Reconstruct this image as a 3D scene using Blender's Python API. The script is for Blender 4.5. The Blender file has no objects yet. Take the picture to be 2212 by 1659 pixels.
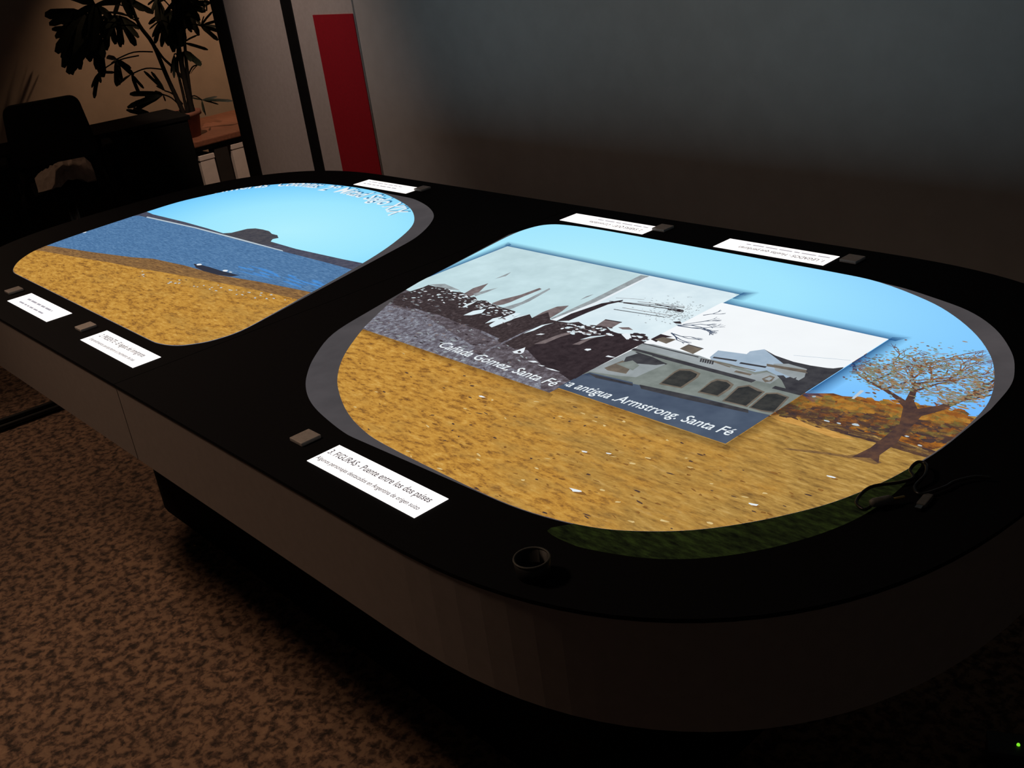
import bpy, bmesh, math, random
from mathutils import Vector, Matrix, Euler
random.seed(7)
S = bpy.context.scene
C = S.collection
PI = math.pi
ZT = 0.76                                   # table top above the floor

# ------------------------------------------------------------------ camera
W, H, F = 2212.0, 1659.0, 2273.26
cam_d = bpy.data.cameras.new('camera'); cam = bpy.data.objects.new('camera', cam_d); C.objects.link(cam)
cam.location = (1.93512, -1.23523, 0.73612 + ZT)
cam.rotation_euler = (math.radians(65.42195), math.radians(7.21221), math.radians(47.71392))
cam_d.sensor_fit = 'HORIZONTAL'; cam_d.sensor_width = 36.0; cam_d.lens = 36.0 * F / W
cam_d.clip_start = 0.02
S.camera = cam
CAM = Vector(cam.location); ROT = cam.rotation_euler.to_matrix()

# ------------------------------------------------------------------ world, exposure
w = bpy.data.worlds.new('dark_room'); S.world = w; w.use_nodes = True
w.node_tree.nodes['Background'].inputs[0].default_value = (1.0, 0.89, 0.80, 1)
w.node_tree.nodes['Background'].inputs[1].default_value = 0.014
S.view_settings.view_transform = 'Standard'; S.view_settings.look = 'None'
S.view_settings.exposure = 0.0; S.view_settings.gamma = 1.0; S.view_settings.use_curve_mapping = False

# ------------------------------------------------------------------ lamps of the room and one added wall fill (their fittings are built further down)
def spot(name, loc, target, power, col, ang, blend, r=0.04):
    d = bpy.data.lights.new(name, 'SPOT'); d.energy = power; d.color = col
    d.spot_size = math.radians(ang); d.spot_blend = blend; d.shadow_soft_size = r
    o = bpy.data.objects.new(name, d); C.objects.link(o); o.location = loc
    o.rotation_euler = (Vector(target) - Vector(loc)).to_track_quat('-Z', 'Y').to_euler()
    return o
WARM = (1.0, 0.56, 0.27)
LAMPS = [((-0.60, -1.25, 2.62), (0.50, -0.85, 0.2), 54.0, (1.0, 0.68, 0.47), 84, 0.95, .20),
         ((-4.35, 2.55, 2.62), (-5.2, 2.0, 0.75), 95.0, (1.0, 0.62, 0.38), 56, 0.75, .04),
         ((-3.0, 0.95, 2.62), (-4.1, 1.75, 0.25), 135.0, (1.0, 0.72, 0.55), 27, 0.6, .04),
         ((-2.05, -0.05, 2.62), (-1.95, 1.1, 0.95), 38.0, (1.0, 0.74, 0.62), 47, 1.0, .10),
         ((-2.9, -0.75, 2.62), (-3.1, 0.3, 0.4), 16.0, (1.0, 0.66, 0.45), 60, 0.9, .04),
         ((-3.35, -0.98, 2.62), (-1.05, -0.85, 0.0), 80.0, (1.0, 0.66, 0.45), 50, 0.95, .12),
         ((-0.35, -0.35, 2.62), (-0.45, 1.1, 0.55), 7.0, (1.0, 0.70, 0.54), 92, 1.0, .12)]  # added warm fill for the lower grey wall, not a known room lamp
for k, (l, t, p, c, a, b, r) in enumerate(LAMPS):
    spot('downlight_beam', l, t, p, c, a, b, r)

# ------------------------------------------------------------------ helpers: pixels of the photograph -> places
def ray(x, y):
    return ROT @ Vector(((x - W/2)/F, -(y - H/2)/F, -1.0))
def onz(x, y, z):
    d = ray(x, y); return CAM + d*((z - CAM.z)/d.z)
def ony(x, y, Y):
    d = ray(x, y); return CAM + d*((Y - CAM.y)/d.y)
def onx(x, y, X):
    d = ray(x, y); return CAM + d*((X - CAM.x)/d.x)
def at(x, y, depth):
    return CAM + ray(x, y)*depth
def T(*pts):                                # photo pixels -> plane of the table top
    return [tuple(onz(x, y, ZT).xy) for x, y in pts]

def lin(c):
    return tuple(((v/255)/12.92 if v/255 <= .04045 else ((v/255+.055)/1.055)**2.4) for v in c)

# ------------------------------------------------------------------ materials
def newmat(name):
    m = bpy.data.materials.new(name); m.use_nodes = True
    nt = m.node_tree; nt.nodes.clear()
    out = nt.nodes.new('ShaderNodeOutputMaterial')
    return m, nt, out
def ramp(nt, stops):
    r = nt.nodes.new('ShaderNodeValToRGB'); e = r.color_ramp.elements
    while len(e) < len(stops): e.new(0.5)
    for k, (p, c) in enumerate(stops):
        e[k].position = p; e[k].color = (*c, 1)
    return r
def noise(nt, scale, detail=4, rough=.6, stretch=(1, 1, 1), dist=0.0, off=0.0):
    tc = nt.nodes.new('ShaderNodeTexCoord'); mp = nt.nodes.new('ShaderNodeMapping')
    mp.inputs['Scale'].default_value = stretch; mp.inputs['Location'].default_value = (off, off*.7, off*1.3)
    n = nt.nodes.new('ShaderNodeTexNoise'); n.inputs['Scale'].default_value = scale
    n.inputs['Detail'].default_value = detail; n.inputs['Roughness'].default_value = rough
    n.inputs['Distortion'].default_value = dist
    nt.links.new(tc.outputs['Object'], mp.inputs['Vector']); nt.links.new(mp.outputs[0], n.inputs['Vector'])
    return n
def surf(name, a, b=None, rough=.6, scale=30, detail=3, bump=0.0, metal=0.0, spec=.5, lo=.35, hi=.65, stretch=(1, 1, 1)):
    """diffuse-ish surface, colour running between a and b (linear) over a noise"""
    m, nt, out = newmat(name)
    p = nt.nodes.new('ShaderNodeBsdfPrincipled'); nt.links.new(p.outputs[0], out.inputs[0])
    p.inputs['Roughness'].default_value = rough; p.inputs['Metallic'].default_value = metal
    p.inputs['Specular IOR Level'].default_value = spec
    n = noise(nt, scale, detail, stretch=stretch)
    r = ramp(nt, [(lo, a), (hi, b or tuple(x*.8 for x in a))])
    nt.links.new(n.outputs['Fac'], r.inputs[0]); nt.links.new(r.outputs[0], p.inputs['Base Color'])
    if bump:
        bp = nt.nodes.new('ShaderNodeBump'); bp.inputs['Strength'].default_value = bump
        bp.inputs['Distance'].default_value = .002
        nt.links.new(n.outputs['Fac'], bp.inputs['Height']); nt.links.new(bp.outputs[0], p.inputs['Normal'])
    return m
def glow(name, stops, scale=30, detail=4, rough=.6, stretch=(1, 1, 1), dist=0.0, strength=1.0, off=0.0):
    """what a lit screen shows: emission coloured by a noise; stops in 0..255 display colours"""
    m, nt, out = newmat(name)
    e = nt.nodes.new('ShaderNodeEmission'); e.inputs[1].default_value = strength
    nt.links.new(e.outputs[0], out.inputs[0])
    if len(stops) == 1:
        stops = [(0.3, tuple(v*.97 for v in stops[0])), (0.7, stops[0])]
    n = noise(nt, scale, detail, rough, stretch, dist, off)
    r = ramp(nt, [(p, lin(c)) for p, c in stops])
    nt.links.new(n.outputs['Fac'], r.inputs[0]); nt.links.new(r.outputs[0], e.inputs[0])
    return m
def skymat(name, cx, cy, rx, ry, stops):
    """screen sky: pale in the middle, deeper blue to the rim of the picture"""
    m, nt, out = newmat(name)
    e = nt.nodes.new('ShaderNodeEmission'); nt.links.new(e.outputs[0], out.inputs[0])
    tc = nt.nodes.new('ShaderNodeTexCoord'); mp = nt.nodes.new('ShaderNodeMapping')
    mp.vector_type = 'POINT'
    mp.inputs['Scale'].default_value = (1/rx, 1/ry, 0); mp.inputs['Location'].default_value = (-cx/rx, -cy/ry, 0)
    ln = nt.nodes.new('ShaderNodeVectorMath'); ln.operation = 'LENGTH'
    nt.links.new(tc.outputs['Object'], mp.inputs[0]); nt.links.new(mp.outputs[0], ln.inputs[0])
    r = ramp(nt, [(p, lin(c)) for p, c in stops])
    nt.links.new(ln.outputs['Value'], r.inputs[0]); nt.links.new(r.outputs[0], e.inputs[0])
    return m
def shademat(name, col=(10, 60, 120)):
    """soft shadow band drawn by the screen around a picture window, fading by the vertex attribute"""
    m, nt, out = newmat(name)
    e = nt.nodes.new('ShaderNodeEmission'); e.inputs[0].default_value = (*lin(col), 1)
    t = nt.nodes.new('ShaderNodeBsdfTransparent'); mx = nt.nodes.new('ShaderNodeMixShader')
    a = nt.nodes.new('ShaderNodeAttribute'); a.attribute_name = 'fade'
    nt.links.new(a.outputs['Fac'], mx.inputs[0]); nt.links.new(t.outputs[0], mx.inputs[1])
    nt.links.new(e.outputs[0], mx.inputs[2]); nt.links.new(mx.outputs[0], out.inputs[0])
    return m

M = {}
M['wall_grey'] = surf('grey_wall_paint', (.58, .555, .53), (.54, .515, .49), .9, 12, 4, .05)
M['wall_beige'] = surf('beige_wall_paint', (.50, .40, .31), (.45, .36, .28), .9, 8, 4, .05)
M['ceiling'] = surf('ceiling_paint', (.22, .22, .22), None, .9, 10)
M['white_panel'] = surf('white_panel_cloth', (.66, .60, .57), (.61, .55, .52), .9, 60, 3, .05)
M['red'] = surf('red_print', (.50, .006, .022), (.44, .005, .018), .7, 90, 3)
M['post'] = surf('black_post_metal', (.012, .012, .013), None, .4, 20, spec=.4)
M['top_black'] = surf('black_table_laminate', (.0105, .011, .0135), (.0085, .009, .011), .8, 300, 2, spec=.06)
M['apron'] = surf('taupe_apron_laminate', (.33, .285, .265), (.305, .265, .245), .55, 50, 3, spec=.3)
M['joint'] = surf('black_joint', (.006, .006, .006), None, .8)
M['plinth'] = surf('black_plinth', (.004, .004, .004), (.003, .003, .003), .85, spec=.1)
M['button'] = surf('grey_button_metal', (.56, .52, .50), (.48, .45, .43), .45, 200, 2, metal=.0)
M['grommet'] = surf('black_plastic', (.02, .02, .02), None, .45, 40)
M['rim'] = surf('worn_black_plastic', (.10, .10, .085), None, .5, 40)
M['plug'] = surf('grey_plug_plastic', (.20, .20, .19), (.14, .14, .135), .5, 120)
M['gold'] = surf('gold_metal', (.75, .5, .15), None, .3, 50, metal=1)
M['cable'] = surf('black_cable_rubber', (.01, .01, .01), None, .35, 20, spec=.6)
M['chair'] = surf('black_chair_fabric', (.006, .006, .006), (.004, .004, .004), .9, 80, spec=.1)
M['chrome'] = surf('dull_chrome', (.30, .29, .28), None, .35, 20, metal=1)
M['cabinet'] = surf('black_cabinet', (.004, .004, .004), None, .8, 20, spec=.1)
M['wood'] = surf('red_brown_wood', (.22, .085, .045), (.15, .055, .03), .55, 9, 5, .1, stretch=(1, 9, 9))
M['darkwood'] = surf('dark_wood', (.018, .013, .010), None, .7, 9)
M['box'] = surf('pale_cardboard', (.60, .52, .47), (.54, .47, .42), .85, 18, 3)
M['pot'] = surf('brown_clay', (.20, .075, .045), (.14, .05, .03), .8, 22, 4, .2)
M['soil'] = surf('dark_soil', (.02, .014, .01), (.01, .007, .005), .95, 60, 4, .5)
M['leaf'] = surf('dark_green_leaf', (.012, .018, .010), (.007, .011, .006), .6, 14, 3, spec=.25)
M['stem'] = surf('brown_stem', (.008, .0065, .005), (.005, .004, .003), .85, 60, 3, .3, spec=.1)
M['cloth'] = surf('pale_crumpled_cloth', (.42, .33, .27), (.33, .25, .20), .9, 30, 3)
M['lamp'] = surf('lamp_housing', (.3, .3, .3), None, .4)
# mottled floor
m, nt, out = newmat('mottled_brown_floor'); M['floor'] = m
p = nt.nodes.new('ShaderNodeBsdfPrincipled'); nt.links.new(p.outputs[0], out.inputs[0])
p.inputs['Roughness'].default_value = .75; p.inputs['Specular IOR Level'].default_value = .2
n1 = noise(nt, 46, 4, .62, dist=.3); n2 = noise(nt, 21, 3, .6, off=3.1)
r1 = ramp(nt, [(.36, (.045, .032, .026)), (.47, (.16, .10, .07)), (.54, (.30, .19, .125)), (.70, (.38, .25, .16))])
r2 = ramp(nt, [(.35, (.72, .70, .70)), (.65, (1.05, 1.0, .95))])
mx = nt.nodes.new('ShaderNodeMix'); mx.data_type = 'RGBA'; mx.blend_type = 'MULTIPLY'; mx.inputs[0].default_value = 1
nt.links.new(n1.outputs['Fac'], r1.inputs[0]); nt.links.new(n2.outputs['Fac'], r2.inputs[0])
nt.links.new(r1.outputs[0], mx.inputs[6]); nt.links.new(r2.outputs[0], mx.inputs[7])
nt.links.new(mx.outputs[2], p.inputs['Base Color'])

# ------------------------------------------------------------------ object helpers
def link(name, me, parent=None, mats=()):
    for mm in mats: me.materials.append(mm)
    o = bpy.data.objects.new(name, me); C.objects.link(o); o.parent = parent
    return o
def obj(name, bm, mat, parent=None, smooth=False):
    bmesh.ops.recalc_face_normals(bm, faces=bm.faces)
    me = bpy.data.meshes.new(name); bm.to_mesh(me); bm.free()
    if smooth:
        for f in me.polygons: f.use_smooth = True
    return link(name, me, parent, [mat] if not isinstance(mat, (list, tuple)) else mat)
def tag(o, label, cat, group=None):
    o['label'] = label; o['category'] = cat
    if group: o['group'] = group
    return o
def struct(o):
    o['kind'] = 'structure'; return o
def thing(name, label, cat, loc=(0, 0, 0), rz=0, group=None):
    o = bpy.data.objects.new(name, None); C.objects.link(o); o.empty_display_size = .1
    o.location = loc; o.rotation_euler = (0, 0, rz)
    return tag(o, label, cat, group)
def add_box(bm, x0, x1, y0, y1, z0, z1, bev=0.0, mtx=None):
    vs = [bm.verts.new((x, y, z)) for x in (x0, x1) for y in (y0, y1) for z in (z0, z1)]
    fs = [bm.faces.new([vs[i] for i in q]) for q in ((0, 1, 3, 2), (4, 6, 7, 5), (0, 4, 5, 1), (2, 3, 7, 6), (0, 2, 6, 4), (1, 5, 7, 3))]
    if mtx is not None: bmesh.ops.transform(bm, matrix=mtx, verts=vs)
    if bev:
        es = list({e for f in fs for e in f.edges})
        bmesh.ops.bevel(bm, geom=es, offset=bev, segments=2, affect='EDGES', profile=.6)
    return bm
def box(x0, x1, y0, y1, z0, z1, bev=0.0, mtx=None):
    return add_box(bmesh.new(), x0, x1, y0, y1, z0, z1, bev, mtx)
def add_tube(bm, pts, r, seg=10, cap=True):
    pts = [Vector(q) for q in pts]; n = len(pts)
    rs = r if isinstance(r, (list, tuple)) else [r]*n
    prev = None; up = Vector((0, 0, 1))
    for k, q in enumerate(pts):
        d = (pts[min(k+1, n-1)] - pts[max(k-1, 0)]).normalized()
        a = d.cross(up)
        if a.length < .05: a = d.cross(Vector((1, 0, 0)))
        a.normalize(); b = a.cross(d)
        ring = [bm.verts.new(q + (a*math.cos(2*PI*j/seg) + b*math.sin(2*PI*j/seg))*rs[k]) for j in range(seg)]
        if prev:
            for j in range(seg): bm.faces.new((prev[j], prev[(j+1) % seg], ring[(j+1) % seg], ring[j]))
        elif cap: bm.faces.new(ring)
        prev = ring
    if cap: bm.faces.new(prev)
    return bm
def add_lathe(bm, prof, seg=32, c=(0, 0, 0)):
    rings = []
    for r, z in prof:
        if r < 1e-6: rings.append([bm.verts.new((c[0], c[1], c[2]+z))])
        else: rings.append([bm.verts.new((c[0]+r*math.cos(2*PI*j/seg), c[1]+r*math.sin(2*PI*j/seg), c[2]+z)) for j in range(seg)])
    for a, b in zip(rings, rings[1:]):
        for j in range(seg):
            k = (j+1) % seg
            if len(a) == 1 and len(b) == 1: continue
            if len(a) == 1: bm.faces.new((a[0], b[k], b[j]))
            elif len(b) == 1: bm.faces.new((a[j], a[k], b[0]))
            else: bm.faces.new((a[j], a[k], b[k], b[j]))
    return bm
def smoothpts(pts, n=6, closed=True):
    out = []; N = len(pts); P = [Vector(q) for q in pts]
    rng = range(N) if closed else range(N-1)
    for i in rng:
        if closed: a, b, c, d = P[i-1], P[i], P[(i+1) % N], P[(i+2) % N]
        else: a, b, c, d = P[max(i-1, 0)], P[i], P[i+1], P[min(i+2, N-1)]
        for k in range(n):
            t = k/n
            out.append(.5*((2*b) + (c-a)*t + (2*a-5*b+4*c-d)*t*t + (3*b-a-3*c+d)*t**3))
    if not closed: out.append(P[-1])
    return [tuple(v) for v in out]
def hull(pts):
    pts = sorted(set(pts)); 
    def half(ps):
        h = []
        for q in ps:
            while len(h) > 1 and (h[-1][0]-h[-2][0])*(q[1]-h[-2][1]) - (h[-1][1]-h[-2][1])*(q[0]-h[-2][0]) <= 0: h.pop()
            h.append(q)
        return h
    a = half(pts); b = half(pts[::-1]); return a[:-1] + b[:-1]
def clip(poly, conv):
    """Sutherland-Hodgman against a convex counter-clockwise outline"""
    out = list(poly)
    for i in range(len(conv)):
        a, b = conv[i-1], conv[i]
        if not out: break
        inp, out = out, []
        def side(q): return (b[0]-a[0])*(q[1]-a[1]) - (b[1]-a[1])*(q[0]-a[0])
        for k in range(len(inp)):
            q, pq = inp[k], inp[k-1]; s, ps = side(q), side(pq)
            if s >= 0:
                if ps < 0:
                    t = ps/(ps-s); out.append((pq[0]+(q[0]-pq[0])*t, pq[1]+(q[1]-pq[1])*t))
                out.append(q)
            elif ps >= 0:
                t = ps/(ps-s); out.append((pq[0]+(q[0]-pq[0])*t, pq[1]+(q[1]-pq[1])*t))
    return out

# ================================================================== THE ROOM
YB = 1.10                                    # plane of the grey wall behind the table
XL = -5.2                                    # far beige wall
xg = ony(797, 200, YB).x                     # left end of the grey wall
struct(obj('floor', box(XL-.1, 3.6, -4.2, 3.6, -.05, 0), M['floor']))
struct(obj('wall_back', box(xg, 3.6, YB, YB+.08, 0, 2.7), M['wall_grey']))
struct(obj('wall_left', box(XL-.1, XL, -4.2, 3.6, 0, 2.7), M['wall_beige']))
struct(obj('ceiling', box(XL-.1, 3.6, -4.2, 3.6, 2.7, 2.78), M['ceiling']))
# posts and cloth panels to the left of the grey wall
def xs(px, py): return ony(px, py, YB).x
x1a, x1b = xs(501, 190), xs(527, 190)
x2a, x2b = xs(648, 190), xs(669, 190)
tag(obj('partition_post', box(x1a, x1b, YB-.012, YB+.012, 0, 2.7, .003), M['post']), 'black metal post beside the potted palm, ending the row of panels', 'post')
tag(obj('partition_post', box(x2a, x2b, YB-.012, YB+.012, 0, 2.7, .003), M['post']), 'black metal post beside the white panel with the red poster', 'post')
tag(obj('partition_panel', box(x1b+.001, x2a-.001, YB-.006, YB+.006, 0, 2.7), M['white_panel']), 'plain pale cloth panel stretched between two black posts', 'panel')
tag(obj('partition_panel', box(x2b+.001, xg-.001, YB-.006, YB+.006, 0, 2.7), M['white_panel']), 'pale panel carrying the red poster, next to the grey wall', 'panel')
xr = xs(712, 200)
zr = ony(728, 30, YB).z
tag(obj('red_poster', box(xr, xg-.002, YB-.0095, YB-.0065, .05, zr), M['red']), 'plain deep red poster hanging on the pale panel by the grey wall', 'poster')
# ceiling downlights (the fittings of the lamps above, added wall fill included)
for k, (l, t, pw, c, a, b, r) in enumerate(LAMPS):
    where = ['over the floor in front of the display table', 'over the bench and potted palm', 'over the storage boxes under the bench', 'over the pale panels and red poster', 'over the black office chair', 'over the two floor cables', 'added as wall fill between the display table and the grey wall'][k]
    f = thing('ceiling_downlight', 'round recessed ceiling downlight ' + where, 'lamp', (l[0], l[1], 2.7))
    obj('trim_ring', add_lathe(bmesh.new(), [(.055, 0), (.075, 0), (.075, -.008), (.055, -.012), (.055, 0)]), M['lamp'], f, True)
    obj('lens', add_lathe(bmesh.new(), [(0, -.003), (.054, -.003)]), glow('lit_lens', [(255, 205, 150)], 5, strength=2.0), f)

# ================================================================== THE DISPLAY TABLE
table = thing('display_table', 'long black rounded display table with two glowing picture screens and lit captions', 'table')
def outline(off=0.0, n=26):
    pts = []
    for k in range(n+1):
        a = PI/2*k/n
        u, v = max(0, math.cos(a))**(2/2.6), max(0, math.sin(a))**(2/2.6)
        pts.append((.85 + .64*u - off, (.64)*v*(1 - off/.64)))
    q = [(x, y) for x, y in pts]                               # end -> long side, first quadrant
    r = q + [(-x, y) for x, y in q[::-1]]
    return r + [(-x, -y) for x, y in r[1:-1]]
OUT = outline()
img_r = T((1155, 490), (1190, 485), (1230, 487), (1300, 497), (1400, 515), (1600, 552), (1800, 588), (1900, 610), (2000, 648), (2060, 682), (2110, 725), (2140, 770),
          (2148, 810), (2143, 850), (2120, 890), (2050, 955), (1975, 1005), (1900, 1045), (1800, 1085), (1700, 1112), (1600, 1132), (1500, 1145), (1400, 1148),
          (1300, 1142), (1200, 1122), (1100, 1090), (1000, 1045), (830, 960), (780, 925), (750, 890), (733, 850), (729, 815), (740, 775), (765, 735), (800, 695), (880, 625), (985, 570), (1050, 535), (1110, 505))
img_l = T((29, 586), (34, 572), (50, 557), (81, 539), (136, 518), (194, 498), (271, 473), (316, 458), (384, 437), (452, 421), (520, 407.5), (588, 399), (646, 396), (701, 397.5),
          (768, 405), (823, 416.5), (859, 432), (886, 450), (895, 471), (888, 491), (859, 518), (814, 550), (746, 590.5), (678, 627), (588, 679), (520, 715), (461, 735),
          (420, 743), (384, 746.5), (348, 743), (316, 731), (226, 683), (136, 636), (68, 606), (41, 595))
IR = hull(smoothpts(img_r, 4)); IL = hull(smoothpts(img_l, 4))
cres_rl = [(.010, .38), (.047, .225), (.092, .03), (.133, -.128), (.174, -.249), (.245, -.339), (.31, -.397), (.363, -.432), (.423, -.459), (.492, -.477), (.585, -.4915), (.64, -.487)]
cres_rr = [(1.0, .482), (1.051, .468), (1.142, .436), (1.215, .383), (1.276, .309), (1.310, .245), (1.328, .19), (1.338, .11)]
cres_l = [(-.66, .497), (-.602, .497), (-.534, .494), (-.448, .47), (-.377, .439), (-.322, .404), (-.281, .364), (-.236, .305), (-.199, .239), (-.170, .15), (-.152, .085), (-.12, -.03)]
grow = lambda pts, c: [(c[0] + (x-c[0])*1.0025, c[1] + (y-c[1])*1.0025) for x, y in pts]
GR = hull(grow(IR, (.68, 0)) + smoothpts(cres_rl, 5, False) + smoothpts(cres_rr, 5, False))
GL = hull(grow(IL, (-.68, 0)) + smoothpts(cres_l, 5, False))

def half_outline(sx, pts, gap=.0008):
    """the half of the table outline on one side of the joint, as an open run ending at the joint"""
    cv = [(-3, -3), (-gap, -3), (-gap, 3), (-3, 3)] if sx < 0 else [(gap, -3), (3, -3), (3, 3), (gap, 3)]
    return clip(pts, cv)
def plate(bm, outer, holes, z0, z1):
    """flat plate with holes and real thickness"""
    loops = [outer] + holes; edges = []; top = []; tv = []
    for lp in loops:
        vs = [bm.verts.new((x, y, z1)) for x, y in lp]; tv.append(vs)
        edges += [bm.edges.new((vs[i-1], vs[i])) for i in range(len(vs))]
    bmesh.ops.triangle_fill(bm, edges=edges, use_beauty=True, use_dissolve=False)
    for vs in tv:
        lo = [bm.verts.new((v.co.x, v.co.y, z0)) for v in vs]
        for i in range(len(vs)): bm.faces.new((vs[i-1], vs[i], lo[i], lo[i-1]))
    return bm
def wallrun(bm, pts, z0, z1, th, skip):
    """a vertical skin following an outline, open where skip(a, b) says"""
    inner = []
    n = len(pts)
    for i in range(n):
        a, b = Vector(pts[i-1]), Vector(pts[(i+1) % n]); d = (b-a).normalized(); nn = Vector((-d.y, d.x))
        inner.append(Vector(pts[i]) + nn*th)
    vo = [[bm.verts.new((x, y, z)) for x, y in pts] for z in (z0, z1)]
    vi = [[bm.verts.new((q.x, q.y, z)) for q in inner] for z in (z0, z1)]
    for i in range(n):
        if skip(pts[i-1], pts[i]): continue
        j = i-1
        bm.faces.new((vo[0][j], vo[0][i], vo[1][i], vo[1][j])); bm.faces.new((vi[0][i], vi[0][j], vi[1][j], vi[1][i]))
        bm.faces.new((vo[0][i], vo[0][j], vi[0][j], vi[0][i])); bm.faces.new((vo[1][j], vo[1][i], vi[1][i], vi[1][j]))
    return bm
def ccw(pts):
    a = sum(pts[i-1][0]*pts[i][1] - pts[i][0]*pts[i-1][1] for i in range(len(pts)))
    return pts if a > 0 else pts[::-1]
OUT = ccw(OUT); GR = ccw(GR); GL = ccw(GL)
for sx, hole in ((-1, GL), (1, GR)):
    ho = half_outline(sx, OUT)
    obj('tabletop', plate(bmesh.new(), ho, [hole], ZT-.006, ZT), M['top_black'], table)
    ap = half_outline(sx, ccw(outline(.002)), .0016)
    obj('apron', wallrun(bmesh.new(), ap, ZT-.165, ZT-.0061, .018, lambda a, b: abs(a[0]) < .01 and abs(b[0]) < .01), M['apron'], table)
obj('underside', plate(bmesh.new(), ccw(outline(.022)), [], ZT-.158, ZT-.150), M['joint'], table)
ped = []
for cx, cy, a0 in ((.86, .215, 0), (-.86, .215, 90), (-.86, -.215, 180), (.86, -.215, 270)):
    for k in range(7):
        a = math.radians(a0 + 90*k/6); ped.append((cx + .12*math.cos(a), cy + .12*math.sin(a)))
b = plate(bmesh.new(), ped, [], 0, ZT-.158)
obj('pedestal', b, M['plinth'], table)

# ---------------------------------------------------------------- screens
glass = glow('unlit_screen_glass', [(.3, (68, 65, 67)), (.7, (80, 76, 78))], 8)
def flat(bm, pts, z, mi=0):
    if len(pts) < 3: return
    f = bm.faces.new([bm.verts.new((x, y, z)) for x, y in ccw(pts)]); f.material_index = mi
    return f
def screen(pts):
    return obj('screen', plate(bmesh.new(), pts, [], ZT-.005, ZT-.0004), glass, table)
scr_l, scr_r = screen(GL), screen(GR)

class Pic:
    """a flat picture shown on the screen: coloured shapes lying in the plane of the glass"""
    def __init__(self, outline): self.bm = bmesh.new(); self.mats = []; self.out = outline; self.fade = self.bm.verts.layers.float.new('fade')
    def mi(self, m):
        if m not in self.mats: self.mats.append(m)
        return self.mats.index(m)
    def poly(self, pts, m, lv):
        if self.out is not None: pts = clip(ccw(pts), self.out)
        if len(pts) < 3: return
        vs = []
        for x, y in pts:
            if vs and (Vector((x, y)) - vs[-1].co.xy).length < 1e-6: continue
            vs.append(self.bm.verts.new((x, y, ZT + .0002 + lv*.00004)))
        if len(vs) < 3: return
        try: f = self.bm.faces.new(vs); f.material_index = self.mi(m); f.normal_update()
        except ValueError: return
        if f.normal.z < 0: f.normal_flip()
    def px(self, pts, m, lv): self.poly(T(*pts), m, lv)
    def stroke(self, pts, w0, w1, m, lv):
        n = len(pts)
        for i in range(n-1):
            a, b = Vector(pts[i]), Vector(pts[i+1]); d = b-a
            if d.length < 1e-6: continue
            nn = Vector((-d.y, d.x)).normalized(); wa = w0 + (w1-w0)*i/(n-1); wb = w0 + (w1-w0)*(i+1)/(n-1); e = d.normalized()*wb*.3
            self.poly([tuple(a-nn*wa/2), tuple(b+e-nn*wb/2), tuple(b+e+nn*wb/2), tuple(a+nn*wa/2)], m, lv)
    def blob(self, c, rx, ry, m, lv, n=9, rot=0, jit=.2):
        pts = []
        for k in range(n):
            a = 2*PI*k/n; r = 1 + random.uniform(-jit, jit)
            x, y = rx*r*math.cos(a), ry*r*math.sin(a)
            pts.append((c[0]+x*math.cos(rot)-y*math.sin(rot), c[1]+x*math.sin(rot)+y*math.cos(rot)))
        self.poly(pts, m, lv)
    def band(self, a, b, width, m, lv, amax):
        """fading strip outside the segment a-b"""
        a, b = Vector(a), Vector(b); d = (b-a).normalized(); nn = Vector((d.y, -d.x))*width
        q = [a-d*width*.4, b+d*width*.4, b+d*width*.9+nn, a-d*width*.9+nn]
        pts = clip(ccw([tuple(v) for v in q]), self.out)
        if len(pts) < 3: return
        vs = []
        for x, y in pts:
            v = self.bm.verts.new((x, y, ZT + .0002 + lv*.00004))
            t = abs((Vector((x, y))-a).dot(nn.normalized()))/width
            v[self.fade] = amax*max(0, 1-t); vs.append(v)
        f = self.bm.faces.new(vs); f.material_index = self.mi(m)
    def done(self, name, parent):
        me = bpy.data.meshes.new(name); self.bm.to_mesh(me); self.bm.free()
        return link(name, me, parent, self.mats)

def text_mesh(body, shear=0.0, bold=0.0):
    cu = bpy.data.curves.new('lettering', 'FONT'); cu.body = body; cu.size = 1.0; cu.shear = shear; cu.resolution_u = 3; cu.offset = bold
    o = bpy.data.objects.new('lettering', cu); C.objects.link(o)
    dg = bpy.context.evaluated_depsgraph_get(); dg.update()
    me = bpy.data.meshes.new_from_object(o.evaluated_get(dg))
    bpy.data.objects.remove(o); bpy.data.curves.remove(cu)
    xs_ = [v.co.x for v in me.vertices]
    return me, min(xs_), max(xs_)
def lettering(body, parent, a, b, height, mat, z, shear=0.0, bold=0.0, cliptop=None, name='lettering'):
    """a line of text whose baseline runs from a to b in the table plane, capitals `height` tall"""
    me, x0, x1 = text_mesh(body, shear, bold)
    a, b = Vector(a), Vector(b); d = (b-a); nn = Vector((-d.y, d.x)).normalized()
    for v in me.vertices:
        q = a + d*((v.co.x-x0)/(x1-x0)) + nn*(v.co.y/.7*height)
        v.co = (q.x, q.y, z)
    me.materials.clear()
    return link(name, me, parent, [mat])
white_txt = glow('white_screen_text', [(238, 246, 250)], 5)
pale_txt = glow('pale_screen_text', [(215, 228, 236)], 5)
sha_txt = glow('blue_text_shadow', [(60, 130, 175)], 5)

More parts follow.
